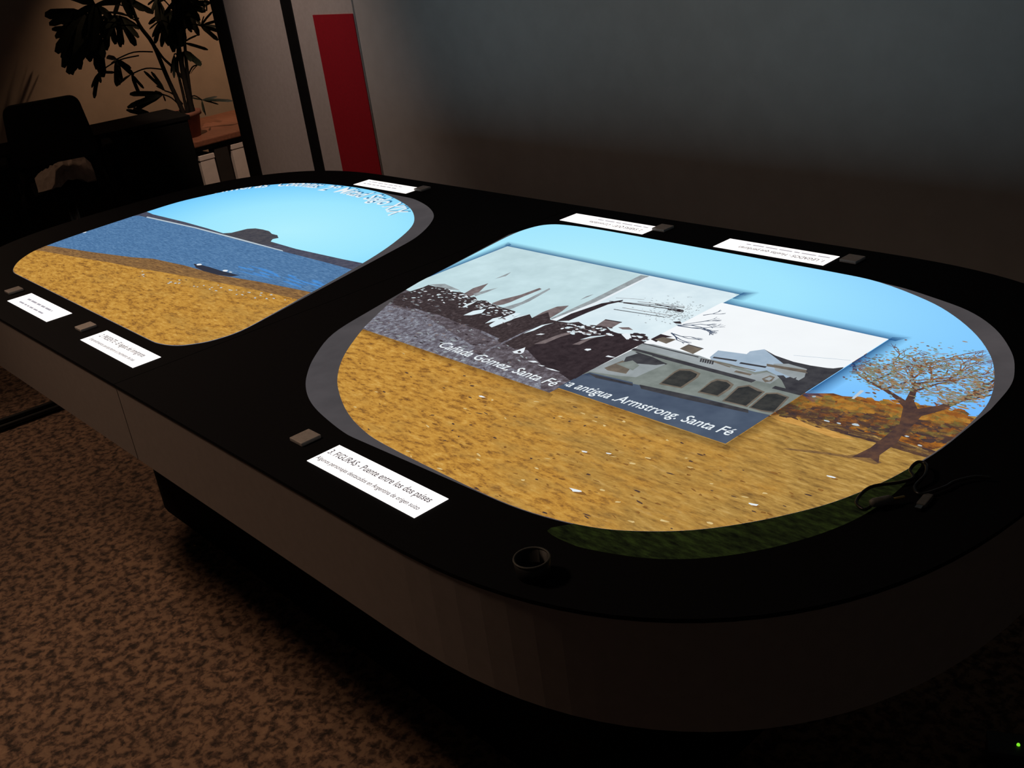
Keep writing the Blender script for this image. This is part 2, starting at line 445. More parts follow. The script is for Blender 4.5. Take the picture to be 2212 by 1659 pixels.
# ---------------------------------------------------------------- left screen: river bank
def groundmat(name, off=0.0, lo=.80, hi=1.75, d=(1.0, .9, 0)):
    """dry orange soil in front running into olive stubble towards the trees, with pale and dark clods"""
    m, nt, out = newmat(name); L = nt.links.new
    e = nt.nodes.new('ShaderNodeEmission'); L(e.outputs[0], out.inputs[0])
    fine = noise(nt, 40, 7, .74, (1, 2.6, 1), off=1.7+off); big = noise(nt, 7, 4, .6, (1, 2.5, 1), off=4.4+off); st = noise(nt, 34, 6, .72, (1, 4.2, 1), off=5.2+off)
    ra = ramp(nt, [(p, lin(c)) for p, c in ((.30, (98, 66, 40)), (.41, (152, 106, 48)), (.49, (188, 136, 58)), (.58, (200, 150, 68)), (.72, (222, 180, 102)))])
    rb = ramp(nt, [(p, lin(c)) for p, c in ((.30, (108, 82, 48)), (.44, (156, 120, 62)), (.56, (180, 142, 74)), (.72, (204, 170, 106)))])
    L(fine.outputs['Fac'], ra.inputs[0]); L(st.outputs['Fac'], rb.inputs[0])
    tc = nt.nodes.new('ShaderNodeTexCoord'); dt = nt.nodes.new('ShaderNodeVectorMath'); dt.operation = 'DOT_PRODUCT'; dt.inputs[1].default_value = d
    L(tc.outputs['Object'], dt.inputs[0])
    ad = nt.nodes.new('ShaderNodeMath'); ad.operation = 'MULTIPLY_ADD'; ad.inputs[1].default_value = 2.0; L(big.outputs['Fac'], ad.inputs[0]); L(dt.outputs['Value'], ad.inputs[2])
    mr = nt.nodes.new('ShaderNodeMapRange'); mr.interpolation_type = 'SMOOTHSTEP'; mr.inputs['From Min'].default_value = lo+.45; mr.inputs['From Max'].default_value = hi+.45; L(ad.outputs[0], mr.inputs['Value'])
    mx = nt.nodes.new('ShaderNodeMix'); mx.data_type = 'RGBA'; L(mr.outputs[0], mx.inputs[0]); L(ra.outputs[0], mx.inputs[6]); L(rb.outputs[0], mx.inputs[7])
    L(mx.outputs[2], e.inputs[0]); return m
skyL = skymat('screen_sky_blue', -.62, .12, .85, .55, [(0.0, (176, 240, 255)), (.45, (158, 231, 255)), (.75, (128, 212, 255)), (1.0, (92, 180, 250))])
sandL = groundmat('screen_sand', 2.3, -.1, 1.1, (.3, 1.2, 0))
wetL = glow('screen_wet_sand', [(.32, (100, 72, 50)), (.55, (138, 104, 66)), (.72, (168, 126, 72))], 45, 5, .65, (1, 4, 1))
watL = glow('screen_river_water', [(.3, (64, 98, 138)), (.5, (80, 120, 164)), (.7, (108, 146, 184))], 60, 6, .65, (1, 5, 1))
watLb = glow('screen_bright_water', [(.3, (70, 125, 190)), (.7, (80, 150, 222))], 60, 4, .6, (1, 6, 1))
shore = glow('screen_far_shore', [(.3, (62, 66, 84)), (.7, (88, 88, 102))], 90, 4, .6)
trees = glow('screen_far_trees', [(.3, (62, 62, 72)), (.7, (84, 82, 86))], 90, 4, .6)
whit = glow('screen_white', [(236, 244, 250)], 5)
lgre = glow('screen_pale_grey', [(190, 205, 215)], 5)
dark = glow('screen_dark_hull', [(52, 54, 66)], 5)
P = Pic(IL)
P.poly(IL, skyL, 0)
P.px([(250, 466), (316, 457), (330, 463), (400, 480), (450, 494), (482, 504), (500, 503), (520, 500), (534, 495), (552, 494), (566, 496), (580, 499), (586, 505), (598, 508), (602, 514), (588, 517), (585, 522), (602, 527), (640, 538), (690, 549), (740, 560), (790, 570), (800, 600), (700, 590), (560, 560), (250, 490)], shore, 1)
P.px([(470, 506), (500, 503), (516, 499), (534, 494.5), (552, 493.5), (568, 496), (582, 500), (588, 506), (599, 508), (601, 513), (590, 516), (584, 522), (600, 530), (560, 528), (520, 519)], trees, 2)
P.px([(240, 470), (300, 466), (420, 493), (520, 520), (610, 543), (700, 566), (780, 588), (760, 640), (600, 660), (60, 560), (60, 520)], watL, 3)
for k in range(26):
    t = random.random(); c = T((520 + 200*t, 580 + 40*t + random.uniform(-8, 14)))[0]
    P.blob(c, random.uniform(.02, .06), random.uniform(.0015, .004), watLb, 4, 10, random.uniform(-.06, .06), .3)
P.px([(318, 468), (420, 490.5), (520, 516.5), (610, 541), (612, 543.5), (520, 519.5), (420, 493), (316, 470)], lgre, 4)
P.px([(60, 528), (113, 532), (200, 545), (285, 556), (330, 559), (400, 574), (470, 594), (560, 609), (680, 633), (700, 660), (600, 700), (0, 600)], wetL, 5)
P.px([(20, 540), (81, 541), (150, 553), (240, 568), (300, 580), (350, 588), (450, 606), (560, 628), (640, 646), (700, 700), (400, 800), (0, 640)], sandL, 6)
P.px([(440, 596), (520, 608), (600, 622), (668, 635), (660, 640), (600, 632), (520, 618), (440, 604)], wetL, 7)
P.px([(418, 570), (432, 572), (455, 578), (480, 586), (517, 595), (500, 598), (470, 594), (440, 586), (424, 579)], dark, 8)
P.blob(T((430, 572))[0], .009, .006, whit, 9); P.blob(T((487, 585))[0], .012, .005, whit, 9); P.blob(T((498, 588))[0], .008, .003, lgre, 9)
P.blob(T((182, 502))[0], .010, .006, whit, 9)
for k in range(70):                                        # pale shell bits along the strand
    q = T((random.uniform(240, 640), 0))[0]
    t = random.random(); c = T((300 + 340*t, 592 + 62*t + random.uniform(-7, 9)))[0]
    P.blob(c, random.uniform(.002, .006), random.uniform(.0015, .003), lgre if random.random() < .4 else wetL, 9, 6)
pic_l = P.done('projected_picture', scr_l)
# curved heading along the upper rim, cut by the edge of the picture
def along(base, cum, s):
    s = max(0, min(cum[-1]-1e-6, s))
    for i in range(len(cum)-1):
        if cum[i+1] >= s:
            t = (s-cum[i])/(cum[i+1]-cum[i]); a, b2 = Vector(base[i]), Vector(base[i+1]); return a.lerp(b2, t), (b2-a).normalized()
hd = Pic(IL)
for body, run in (('Las Primeras', [(-1.345, .14), (-1.30, .235), (-1.242, .320), (-1.175, .378)]), ('Colonias:', [(-1.150, .396), (-1.08, .424), (-.975, .440)]),
                  ('2º Mitad Siglo XIX', [(-.945, .428), (-.85, .436), (-.72, .429), (-.64, .418), (-.57, .402), (-.51, .380), (-.452, .346)])):
    me, x0, x1 = text_mesh(body, 0.0, .014)
    base = smoothpts(run, 8, False); cum = [0.0]
    for a, b2 in zip(base, base[1:]): cum.append(cum[-1] + math.hypot(b2[0]-a[0], b2[1]-a[1]))
    bmt = bmesh.new(); bmt.from_mesh(me); bmesh.ops.triangulate(bmt, faces=bmt.faces)
    for lv, dx, dy, mm in ((12, .003, .007, sha_txt), (14, 0, 0, white_txt)):
        for f in bmt.faces:
            tri = []
            for v in f.verts:
                q, d = along(base, cum, (v.co.x-x0)/(x1-x0)*cum[-1]); nn = Vector((-d.y, d.x)); r = q + nn*(v.co.y/.7*.056)
                tri.append((r.x+dx, r.y+dy))
            hd.poly(tri, mm, lv)
    bmt.free()
hd.done('lettering', scr_l)

# ---------------------------------------------------------------- right screen: field with a bare tree, two old photographs on top
skyR = skymat('screen_sky_pale', .35, .30, 1.25, .55, [(0.0, (178, 238, 252)), (.4, (162, 230, 255)), (.66, (136, 206, 255)), (.9, (110, 182, 255)), (1.0, (90, 160, 248))])
sandR = glow('screen_dry_field', [(.28, (112, 74, 32)), (.40, (160, 112, 44)), (.50, (190, 138, 58)), (.70, (212, 164, 82))], 70, 6, .7, (1, 2.0, 1), off=1.7)
fieldR = glow('screen_olive_field', [(.30, (128, 94, 44)), (.48, (172, 130, 62)), (.70, (196, 156, 84))], 46, 5, .66, (1, 4.0, 1), off=5.2)
groundR = groundmat('screen_dry_ground')
bushR = glow('screen_autumn_bushes', [(.30, (62, 44, 40)), (.42, (104, 66, 42)), (.52, (150, 92, 38)), (.66, (178, 118, 44)), (.8, (140, 122, 60))], 38, 6, .7, (1, 1.8, 1))
duskR = glow('screen_bush_shadow', [(.3, (58, 48, 52)), (.6, (88, 66, 54)), (.8, (120, 86, 52))], 60, 5, .7, (1, 2, 1))
trunkR = glow('screen_tree_trunk', [(.3, (64, 50, 52)), (.7, (100, 72, 58))], 70, 4)
barkR = glow('screen_tree_branch', [(.3, (98, 66, 50)), (.7, (132, 88, 58))], 70, 4)
leafA = glow('screen_leaf_brown', [(160, 126, 92)], 30); leafB = glow('screen_leaf_olive', [(122, 128, 92)], 30); leafC = glow('screen_leaf_teal', [(120, 168, 186)], 30); leafD = glow('screen_leaf_grey', [(138, 138, 124)], 30)
P = Pic(IR)
P.poly(IR, skyR, 0)
P.px([(640, 660), (1200, 760), (1680, 860), (1760, 870), (1900, 885), (2110, 900), (2160, 1000), (1900, 1250), (1000, 1250), (500, 950)], groundR, 1)
P.px([(1640, 905), (1686, 852), (1706, 846), (1724, 846), (1745, 850), (1762, 850), (1800, 850), (1820, 856), (1850, 858), (1880, 864), (1905, 868), (1935, 872), (1975, 876), (2020, 878), (2070, 890), (2105, 905), (2060, 960), (2000, 975), (1930, 950), (1860, 938), (1790, 924), (1740, 905), (1690, 896)], bushR, 3)
bl = [glow('screen_bush_' + n_, [(.3, c1), (.7, c2)], 70, 4) for n_, c1, c2 in (('rust', (132, 78, 36), (158, 98, 44)), ('ochre', (160, 110, 44), (184, 132, 58)), ('olive', (112, 98, 52), (136, 118, 64)), ('umber', (74, 54, 46), (98, 70, 52)), ('dusk', (60, 48, 52), (78, 60, 58)))]
for k in range(900):                                        # foliage clumps: light on top, dark towards the ground line of the trees
    t = random.random(); v = random.random(); x = 1684 + 400*t
    top = 848 + 34*t; bot = 896 + 66*t
    y = top + (bot-top)*v + random.uniform(-3, 3)
    if v < .12 and random.random() < .6: continue
    wts = (4, 5, 3, 1, 0) if v < .45 else ((3, 1, 2, 4, 3) if v < .8 else (1, 1, 1, 4, 5))
    P.blob(T((x, y))[0], random.uniform(.004, .013), random.uniform(.0025, .007), random.choices(bl, wts)[0], 4, 7, random.uniform(-.3, .3), .4)
for k in range(160):                                        # ragged shade where the trees meet the field
    t = random.random(); c = T((1750 + 270*t, 908 + 74*t + random.uniform(-6, 9)))[0]
    P.blob(c, random.uniform(.006, .022), random.uniform(.0015, .004), random.choice((bl[4], bl[3], bl[3], groundR)), 5, 8, random.uniform(-.1, .1), .4)
P.px([(1660, 897), (1690, 896), (1745, 912), (1800, 932), (1850, 950), (1800, 946), (1740, 924), (1680, 908)], glow('screen_bright_path', [(.3, (186, 136, 66)), (.7, (216, 166, 90))], 60, 4, .6, (1, 4, 1)), 3)
P.px([(1690, 968), (1760, 974), (1830, 984), (1870, 980), (1905, 985), (1960, 1000), (1990, 1010), (1950, 1012), (1905, 1000), (1890, 1004), (1850, 992), (1780, 982), (1700, 972)], glow('screen_soft_tree_shade', [(.35, (104, 80, 56)), (.65, (150, 114, 66))], 50, 5, .7, (1, 4, 1)), 6)
P.px([(1886, 990), (1905, 982), (1950, 995), (1975, 1006), (1955, 1016), (1925, 1010)], groundR, 7)
for c, rx, ry in (((1848, 918), .006, .0035), ((1786, 910), .005, .002), ((1959, 943), .003, .002), ((1987, 963), .003, .002), ((1758, 857), .003, .003), ((1812, 915), .004, .002)):
    P.blob(T(c)[0], rx, ry, lgre, 8)
P.stroke(T((1842, 862), (1862, 845)), .004, .006, lgre, 8)
# the tree
tr = [(1840, 988), (1880, 968), (1921, 936), (1943, 917), (1951, 880), (1935, 863), (1908, 844), (1880, 830), (1848, 806), (1850, 804), (1884, 826), (1912, 838), (1940, 856), (1960, 868), (1968, 856), (1972, 842), (1972, 822), (1965, 808),
      (1969, 806), (1978, 820), (1980, 846), (1975, 868), (1982, 884), (2030, 876), (2060, 868), (2084, 856), (2104, 844), (2127, 834), (2130, 842), (2100, 856), (2084, 866), (2040, 886), (1990, 900), (1975, 917), (1950, 939), (1937, 958), (1900, 984), (1898, 1002), (1880, 990)]
P.px(tr, trunkR, 10)
def twig(a, ang, ln, wd, dep):
    b = (a[0]+ln*math.cos(ang), a[1]+ln*math.sin(ang))
    P.stroke([a, b], wd, wd*.6, barkR if dep > 1 else trunkR, 11)
    if dep < 5:
        for k in range(random.choice((2, 3))): twig(b, ang+random.uniform(-.75, .75), ln*random.uniform(.62, .85), wd*.62, dep+1)
for (sx_, sy_), a0, ln in (((1848, 806), 2.2, .04), ((1880, 828), 1.4, .05), ((1908, 842), 1.2, .05), ((1967, 808), 1.5, .05), ((1973, 830), .8, .05), ((1974, 846), 1.2, .045), ((2030, 879), 1.3, .06), ((2060, 870), 1.0, .06), ((2084, 862), 1.2, .05), ((2110, 846), 1.5, .05), ((2127, 838), .9, .04), ((1960, 868), 1.9, .05)):
    twig(T((sx_, sy_))[0], a0, ln, .007, 1)
cen = [((1900, 815), 40, 30), ((1935, 790), 45, 25), ((1985, 785), 50, 25), ((2040, 790), 55, 30), ((2090, 800), 50, 35), ((2110, 840), 30, 30), ((2020, 835), 50, 25), ((1940, 830), 40, 20), ((2060, 860), 35, 14), ((1870, 800), 25, 18)]
for k in range(1900):
    (cx, cy), ax, ay = random.choice(cen)
    q = T((cx+random.gauss(0, .62)*ax, cy+random.gauss(0, .62)*ay))[0]
    P.blob(q, random.uniform(.0015, .0055), random.uniform(.0010, .0024), random.choice((leafA, leafA, barkR, leafB, leafD, leafC)), 12, 6, random.uniform(-.6, .6))
clod = glow('screen_clod', [(.3, (120, 82, 40)), (.7, (150, 106, 52))], 90, 3); pale = glow('screen_pale_grass', [(.3, (208, 176, 112)), (.7, (226, 204, 150))], 60, 3)
for k in range(420):                                        # clods and dry tufts on the field
    q = T((random.uniform(740, 1900), random.uniform(760, 1145)))[0]
    if q[1] > -.2: continue
    P.blob(q, random.uniform(.002, .007), random.uniform(.001, .0022), random.choice((clod, clod, clod, duskR, pale)), 3, 6, random.uniform(-.3, .3), .4)
for c, s in (((1795, 1030), .008), ((1245, 1060), .014), ((1040, 857), .009), ((1262, 976), .008), ((1315, 980), .007), ((1400, 990), .006), ((1628, 1090), .009), ((1210, 900), .006), ((1005, 883), .006), ((950, 1013), .006), ((880, 975), .005), ((1490, 1010), .005)):
    P.blob(T(c)[0], s*.8, s*.26, whit if s > .006 else pale, 5, 7, .2, .35); P.blob(T((c[0]+6, c[1]+4))[0], s*.8, s*.25, clod, 4, 7, .1, .4)
sh_b = shademat('picture_window_shadow', (14, 72, 128)); sh_s = shademat('picture_window_shadow_sand', (70, 48, 26))
X0, X1, Y0, Y1 = .082, .754, -.203, .310                    # old crowd photograph
U0, U1, V0, V1 = .752, 1.096, -.183, .257                   # house photograph in front of it
for a, b2, mm in (((X1, Y1), (X0, Y1), sh_b), ((X1, V1), (X1, Y1), sh_b), ((X0, Y1), (X0, Y0), sh_b), ((U1, V1), (U0, V1), sh_b), ((U1, .02), (U1, V1), sh_b)):
    P.band(a, b2, .030, mm, 14, .9)
for a, b2 in (((X0, Y0), (X1, Y0)), ((U0, V0), (U1, V0)), ((U1, V0), (U1, .02))):
    P.band(a, b2, .022, sh_s, 14, .55)
pic_r = P.done('projected_picture', scr_r)
# dim spill of the picture onto the black rim at the near end
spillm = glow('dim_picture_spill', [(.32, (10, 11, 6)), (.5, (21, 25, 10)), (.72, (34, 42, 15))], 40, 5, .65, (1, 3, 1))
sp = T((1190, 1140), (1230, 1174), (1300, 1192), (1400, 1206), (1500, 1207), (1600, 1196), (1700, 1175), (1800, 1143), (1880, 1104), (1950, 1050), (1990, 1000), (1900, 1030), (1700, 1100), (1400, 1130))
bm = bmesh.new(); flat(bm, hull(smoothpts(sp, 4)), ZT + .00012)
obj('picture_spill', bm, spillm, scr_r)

# ---------------------------------------------------------------- crowd photograph
rect1 = [(X0, Y0), (X1, Y0), (X1, Y1), (X0, Y1)]
cl1 = ccw(clip(rect1, IR))
bwsky = glow('old_photo_sky', [(.3, (186, 212, 218)), (.7, (202, 228, 234))], 14, 3)
bwsky2 = glow('old_photo_sky_light', [(.3, (212, 230, 238)), (.7, (226, 242, 248))], 16, 3)
bwcrowd = glow('old_photo_crowd', [(.35, (50, 42, 44)), (.55, (66, 56, 58)), (.72, (92, 82, 84))], 110, 6, .7, (1.6, 1, 1))
bwdark = glow('old_photo_dark', [(.3, (44, 36, 40)), (.7, (62, 52, 56))], 90, 4)
bwgrnd = glow('old_photo_ground', [(.30, (70, 62, 68)), (.48, (108, 104, 114)), (.62, (146, 150, 162)), (.75, (190, 202, 214))], 85, 6, .72, (1.3, 1, 1))
bwgrnd2 = glow('old_photo_ground_dark', [(.30, (62, 54, 58)), (.5, (92, 84, 90)), (.68, (132, 128, 138))], 85, 6, .72)
bwmid = glow('old_photo_grey', [(.3, (104, 92, 94)), (.7, (134, 122, 122))], 80, 4)
bwhaze = glow('old_photo_smoke', [(.3, (132, 138, 142)), (.7, (168, 178, 182))], 60, 5, .7)
Q = Pic(cl1); q8 = lambda *p: T(*[(900 + x/4.254, 560 + y/4.254) for x, y in p])
LV = 20
Q.poly([(X0, Y0+.10), (X1, Y0+.10), (X1, Y1), (X0, Y1)], bwsky, LV)
Q.poly(q8((2150, 150), (1900, 270), (1500, 470), (1200, 570), (1300, 640), (2600, 820), (3000, 400), (2900, 300)), bwsky2, LV+1)
Q.poly(q8((2140, 160), (2060, 150), (1600, 380), (1230, 550), (1260, 560), (1640, 400)), bwhaze, LV+1)
Q.poly(q8((2130, 170), (2105, 172), (1640, 400), (1240, 560), (1260, 572), (1660, 412)), whit, LV+2)
Q.poly([(X0, Y0), (X1, Y0), (X1, -.10), (.55, -.06), (.40, -.04), (.28, -.02), (.18, -.015), (X0, -.01)], bwgrnd2, LV+2)
Q.poly(q8((-500, 700), (-420, 420), (-250, 430), (-100, 470), (60, 510), (200, 600), (420, 740), (560, 830), (420, 870), (150, 760)), bwgrnd, LV+3)
Q.poly([(X0, Y0), (X1-.02, Y0), (X1-.05, -.175), (.55, -.165), (.44, -.155), (.33, -.13), (.2, -.12), (X0, -.12)], bwgrnd, LV+3)
# main crowd band
Q.poly(q8((-250, 410), (-180, 330), (-60, 300), (60, 262), (110, 240), (180, 258), (270, 270), (330, 300), (420, 310), (490, 345), (540, 352), (560, 380), (640, 385), (680, 410), (760, 440), (860, 470), (910, 485), (880, 540), (960, 520), (1040, 510), (1060, 545), (1150, 510), (1210, 490), (1230, 560), (1300, 575),
         (1400, 590), (1490, 580), (1540, 610), (1620, 610), (1740, 620), (1800, 680), (1890, 690), (1920, 690), (1990, 690), (2060, 690), (2130, 720), (2220, 730), (2300, 800), (2200, 900), (1600, 1120), (1440, 1140), (1300, 1040), (1150, 980), (1020, 840), (900, 830), (800, 770), (760, 770), (740, 740), (600, 660), (380, 590), (220, 520), (100, 490), (0, 460), (-120, 450)), bwcrowd, LV+4)
Q.poly(q8((1010, 830), (1150, 760), (1400, 700), (1700, 640), (1900, 700), (2150, 760), (2060, 800), (1900, 900), (1580, 1040), (1440, 1140), (1300, 1040), (1150, 980)), bwdark, LV+5)
# flags and smoke above the crowd
for pts, mm in (([(420, 330), (520, 270), (660, 225), (560, 320), (480, 350)], bwmid), ([(690, 410), (780, 375), (960, 330), (1130, 268), (1150, 280), (1000, 340), (860, 400), (800, 420), (740, 430)], bwmid),
                ([(790, 450), (960, 400), (1220, 270), (1230, 280), (1040, 390), (900, 450), (850, 470)], bwhaze), ([(1060, 545), (1160, 490), (1290, 440), (1400, 430), (1340, 480), (1240, 540), (1200, 560)], bwmid),
                ([(720, 185), (800, 150), (870, 122), (820, 160)], bwhaze), ([(1500, 380), (1560, 345), (1630, 325), (1580, 350)], bwhaze), ([(120, 235), (260, 230), (400, 290), (300, 285), (200, 262)], bwhaze), ([(520, 320), (640, 290), (750, 265), (640, 310), (540, 345)], bwhaze)):
    Q.poly(q8(*pts), mm, LV+3)
Q.poly(q8((1280, 575), (1420, 505), (1700, 410), (1900, 378), (1890, 392), (1760, 420), (1560, 500), (1400, 570)), bwdark, LV+5)
# pale patches inside the crowd
for pts in ([(665, 615), (760, 590), (900, 540), (1040, 510), (940, 525), (870, 565), (760, 605), (690, 632)], [(665, 610), (740, 565), (900, 500), (960, 500), (860, 560), (740, 610)], [(430, 520), (520, 480), (640, 460), (600, 500), (500, 520)],
            [(410, 450), (470, 415), (560, 385), (520, 410), (440, 448)], [(980, 690), (1060, 650), (1150, 610), (1260, 590), (1180, 612), (1080, 660)], [(1500, 745), (1600, 715), (1770, 700), (1700, 715), (1580, 735)], [(630, 595), (700, 550), (790, 530), (740, 570)]):
    Q.poly(q8(*pts), bwsky2, LV+7)
for pts in ([(880, 855), (930, 840), (1000, 815), (985, 860), (960, 875), (900, 870)], [(1540, 838), (1560, 828), (1600, 828), (1605, 838), (1570, 848)], [(1735, 900), (1760, 890), (1830, 908), (1780, 908)], [(1925, 690), (1960, 690), (1975, 730), (1940, 745)],
            [(1095, 700), (1140, 688), (1180, 692), (1150, 700)], [(1020, 940), (1090, 940), (1120, 955), (1070, 955)], [(1110, 975), (1180, 985), (1150, 990)], [(1180, 1003), (1250, 1015), (1320, 1040), (1240, 1025)]):
    Q.poly(q8(*pts), whit, LV+8)
Q.poly(q8((925, 856), (950, 846), (965, 862), (940, 868)), bwdark, LV+9)
Q.poly(q8((1080, 785), (1300, 700), (1450, 665), (1480, 672), (1320, 720), (1180, 780)), bwmid, LV+7)
Q.poly(q8((1430, 790), (1560, 735), (1700, 710), (1600, 740), (1500, 790)), bwmid, LV+7)
Q.poly(q8((620, 850), (1000, 665), (1070, 640), (1010, 672), (660, 850)), bwgrnd, LV+6)      # fold in the print
Q.poly(q8((600, 660), (760, 735), (740, 750), (590, 680)), bwgrnd, LV+6)
Q.poly(q8((-20, 455), (80, 492), (150, 515), (100, 512), (0, 480)), bwgrnd, LV+6)
hb = [(-100, 330), (60, 262), (270, 275), (420, 320), (540, 365), (640, 395), (760, 450), (880, 490)]
for k in range(150):                                       # hats and faces along the top of the crowd
    t = random.random()*(len(hb)-1); i = int(t); u = t-i
    x = hb[i][0]+(hb[i+1][0]-hb[i][0])*u; y = hb[i][1]+(hb[i+1][1]-hb[i][1])*u
    c = q8((x+random.uniform(-30, 30), y+random.uniform(0, 1)**1.6*130))[0]
    Q.blob(c, random.uniform(.002, .006), random.uniform(.0012, .003), random.choice((bwsky2, bwhaze, whit, bwmid)), LV+8, 6, random.uniform(-.3, .5))
for k in range(80):
    c = q8((random.uniform(1380, 2200), 0))[0]; x = random.uniform(1330, 1800); y = 590 + (x-1330)*.10 + random.uniform(0, 90)
    c = q8((x, y))[0]; Q.blob(c, random.uniform(.003, .008), random.uniform(.0015, .004), random.choice((whit, bwsky2, bwdark, bwmid)), LV+8, 7, random.uniform(-.4, .4))
for k in range(46):
    x = random.uniform(1980, 2330); c = q8((x, 700+(x-1980)*.14+random.uniform(-18, 45)))[0]
    Q.blob(c, random.uniform(.004, .009), random.uniform(.002, .005), random.choice((whit, bwdark, bwdark, bwsky2)), LV+9, 7)
# building at the right: cornice lines, awning
qz = lambda *p: T(*[(1180 + x/4.254, 620 + y/4.254) for x, y in p])
for a, b2, wd in (((580, 135), (1270, 195), .003), ((710, 150), (1260, 222), .004), ((620, 210), (1080, 280), .0028), ((700, 195), (1160, 270), .002), ((1120, 208), (1250, 232), .008), ((640, 105), (900, 120), .0015), ((840, 140), (1270, 185), .002), ((1000, 160), (1240, 215), .003)):
    Q.stroke(qz(a, b2), wd, wd*.9, bwdark if wd > .0025 else bwmid, LV+5)
Q.poly(qz((450, 365), (540, 305), (690, 330), (600, 382), (500, 362)), bwmid, LV+5); Q.stroke(qz((540, 305), (690, 330)), .004, .004, bwdark, LV+6)
Q.poly(qz((1160, 325), (1230, 320), (1250, 345), (1190, 340)), bwdark, LV+5); Q.poly(qz((660, 375), (760, 375), (800, 400), (700, 395)), bwmid, LV+5)
Q.poly(qz((690, 440), (740, 430), (760, 470), (740, 490)), whit, LV+10)
for k in range(260):
    c = qz((random.gauss(1180, 130), random.gauss(230, 60)))[0]; Q.blob(c, random.uniform(.001, .003), random.uniform(.0008, .002), bwhaze, LV+5, 5)
for k in range(420):
    c = (random.uniform(X0, .62), random.uniform(Y0, -.02))
    if c[1] > -.03 - .25*max(0, c[0]-.25): continue
    Q.blob(c, random.uniform(.002, .008), random.uniform(.001, .003), random.choice((bwmid, bwgrnd2, bwdark, bwhaze, bwgrnd)), LV+4, 6, random.uniform(-.5, .5), .4)
ph1 = Q.done('crowd_photograph', scr_r)
lettering('Cañada Gómez, Santa Fé', scr_r, (.424, -.178), (.741, -.184), .024, white_txt, ZT+.0002+.00004*(LV+14), .12, .008)

# ---------------------------------------------------------------- house photograph
rect2 = [(U0, V0), (U1, V0), (U1, V1), (U0, V1)]
Q = Pic(ccw(rect2)); LV = 40
h5 = lambda *p: T(*[(1150 + x/2.765, 600 + y/2.765) for x, y in p])
hwhite = glow('house_photo_sky', [(248, 252, 255)], 5)
hwall = glow('house_photo_wall', [(.3, (112, 120, 116)), (.7, (138, 146, 142))], 25, 3)
hlite = glow('house_photo_light_wall', [(.3, (140, 148, 150)), (.7, (160, 168, 172))], 25, 3)
hdark = glow('house_photo_dark', [(.3, (52, 52, 58)), (.7, (72, 72, 76))], 50, 4)
hwin = glow('house_photo_window', [(.3, (44, 46, 48)), (.7, (66, 66, 64))], 60, 4)
htan = glow('house_photo_tan', [(.3, (98, 90, 82)), (.7, (124, 114, 102))], 50, 3)
hroof = glow('house_photo_roof', [(.3, (150, 172, 192)), (.7, (172, 190, 208))], 20, 3)
hbar = glow('house_photo_street', [(.3, (68, 80, 100)), (.7, (84, 97, 116))], 16, 3)
hbase = glow('house_photo_kerb', [(.3, (60, 72, 94)), (.7, (82, 96, 118))], 40, 3)
Q.poly([(U0, V0+.06), (U1-.03, V0+.06), (U1-.03, .03), (U1, .05), (U1, V1), (U0, V1)], hwhite, LV)
Q.poly([(U1-.06, V0+.03), (U1, V0+.03), (U1, .06), (U1-.04, .075), (U1-.06, .03)], hdark, LV+2)
Q.poly(h5((1060, 480), (1110, 440), (1280, 462), (1300, 445), (1385, 433), (1500, 505), (1640, 560), (1640, 700), (1100, 560)), hroof, LV+1)
Q.poly(h5((1385, 433), (1450, 470), (1560, 508), (1660, 530), (1760, 545), (1900, 555), (1900, 640), (1700, 800), (1560, 700), (1640, 590), (1500, 520)), hdark, LV+2)
Q.poly(h5((1440, 520), (1530, 520), (1640, 552), (1625, 600), (1590, 620), (1450, 560)), hlite, LV+3)
Q.poly(h5((1400, 520), (1640, 558), (1630, 575), (1400, 535)), htan, LV+4)
# front of the house
Q.poly(h5((290, 590), (335, 565), (610, 430), (660, 400), (720, 405), (1000, 480), (1180, 520), (1330, 570), (1400, 560), (1480, 600), (1520, 680), (1640, 700), (1560, 780), (1430, 830), (1300, 800), (600, 640), (340, 575)), hwall, LV+4)
Q.poly(h5((640, 400), (720, 402), (1000, 472), (1200, 545), (1330, 585), (1400, 570), (1480, 600), (1420, 640), (1330, 620), (1000, 530), (760, 460), (620, 430)), hlite, LV+5)
Q.poly(h5((335, 565), (560, 455), (590, 440), (800, 520), (620, 600), (500, 590)), hlite, LV+5)
for a, b2, wd in (((600, 432), (1320, 622), .008), ((720, 470), (1310, 628), .006), ((620, 450), (800, 522), .004), ((650, 395), (990, 480), .0035), ((1080, 482), (1215, 502), .006), ((1240, 515), (1390, 540), .006), ((1440, 660), (1640, 710), .010)):
    Q.stroke(h5(a, b2), wd, wd, hdark, LV+7)
for a, b2, wd in (((1010, 490), (1330, 560), .003), ((1210, 565), (1300, 585), .007), ((1060, 500), (1180, 540), .003), ((1400, 530), (1640, 575), .003)):
    Q.stroke(h5(a, b2), wd, wd, htan, LV+7)
for k in range(6): Q.stroke(h5((1010+k*14, 488+k*3), (1005+k*14, 508+k*3)), .003, .003, hdark, LV+8)
Q.poly(h5((560, 480), (640, 455), (720, 480), (800, 520), (740, 528), (640, 520), (540, 520)), hdark, LV+6)
Q.poly(h5((430, 545), (540, 500), (600, 530), (560, 580), (450, 560)), htan, LV+6); Q.poly(h5((500, 520), (600, 500), (640, 530), (600, 560)), hwall, LV+7)
def win(pts, fr):
    Q.poly(h5(*fr), htan, LV+6); Q.poly(h5(*pts), hwin, LV+7)
win([(770, 636), (850, 575), (880, 560), (940, 562), (985, 582), (975, 600), (885, 660)], [(755, 642), (845, 568), (880, 550), (945, 552), (1005, 578), (990, 602), (892, 668)])
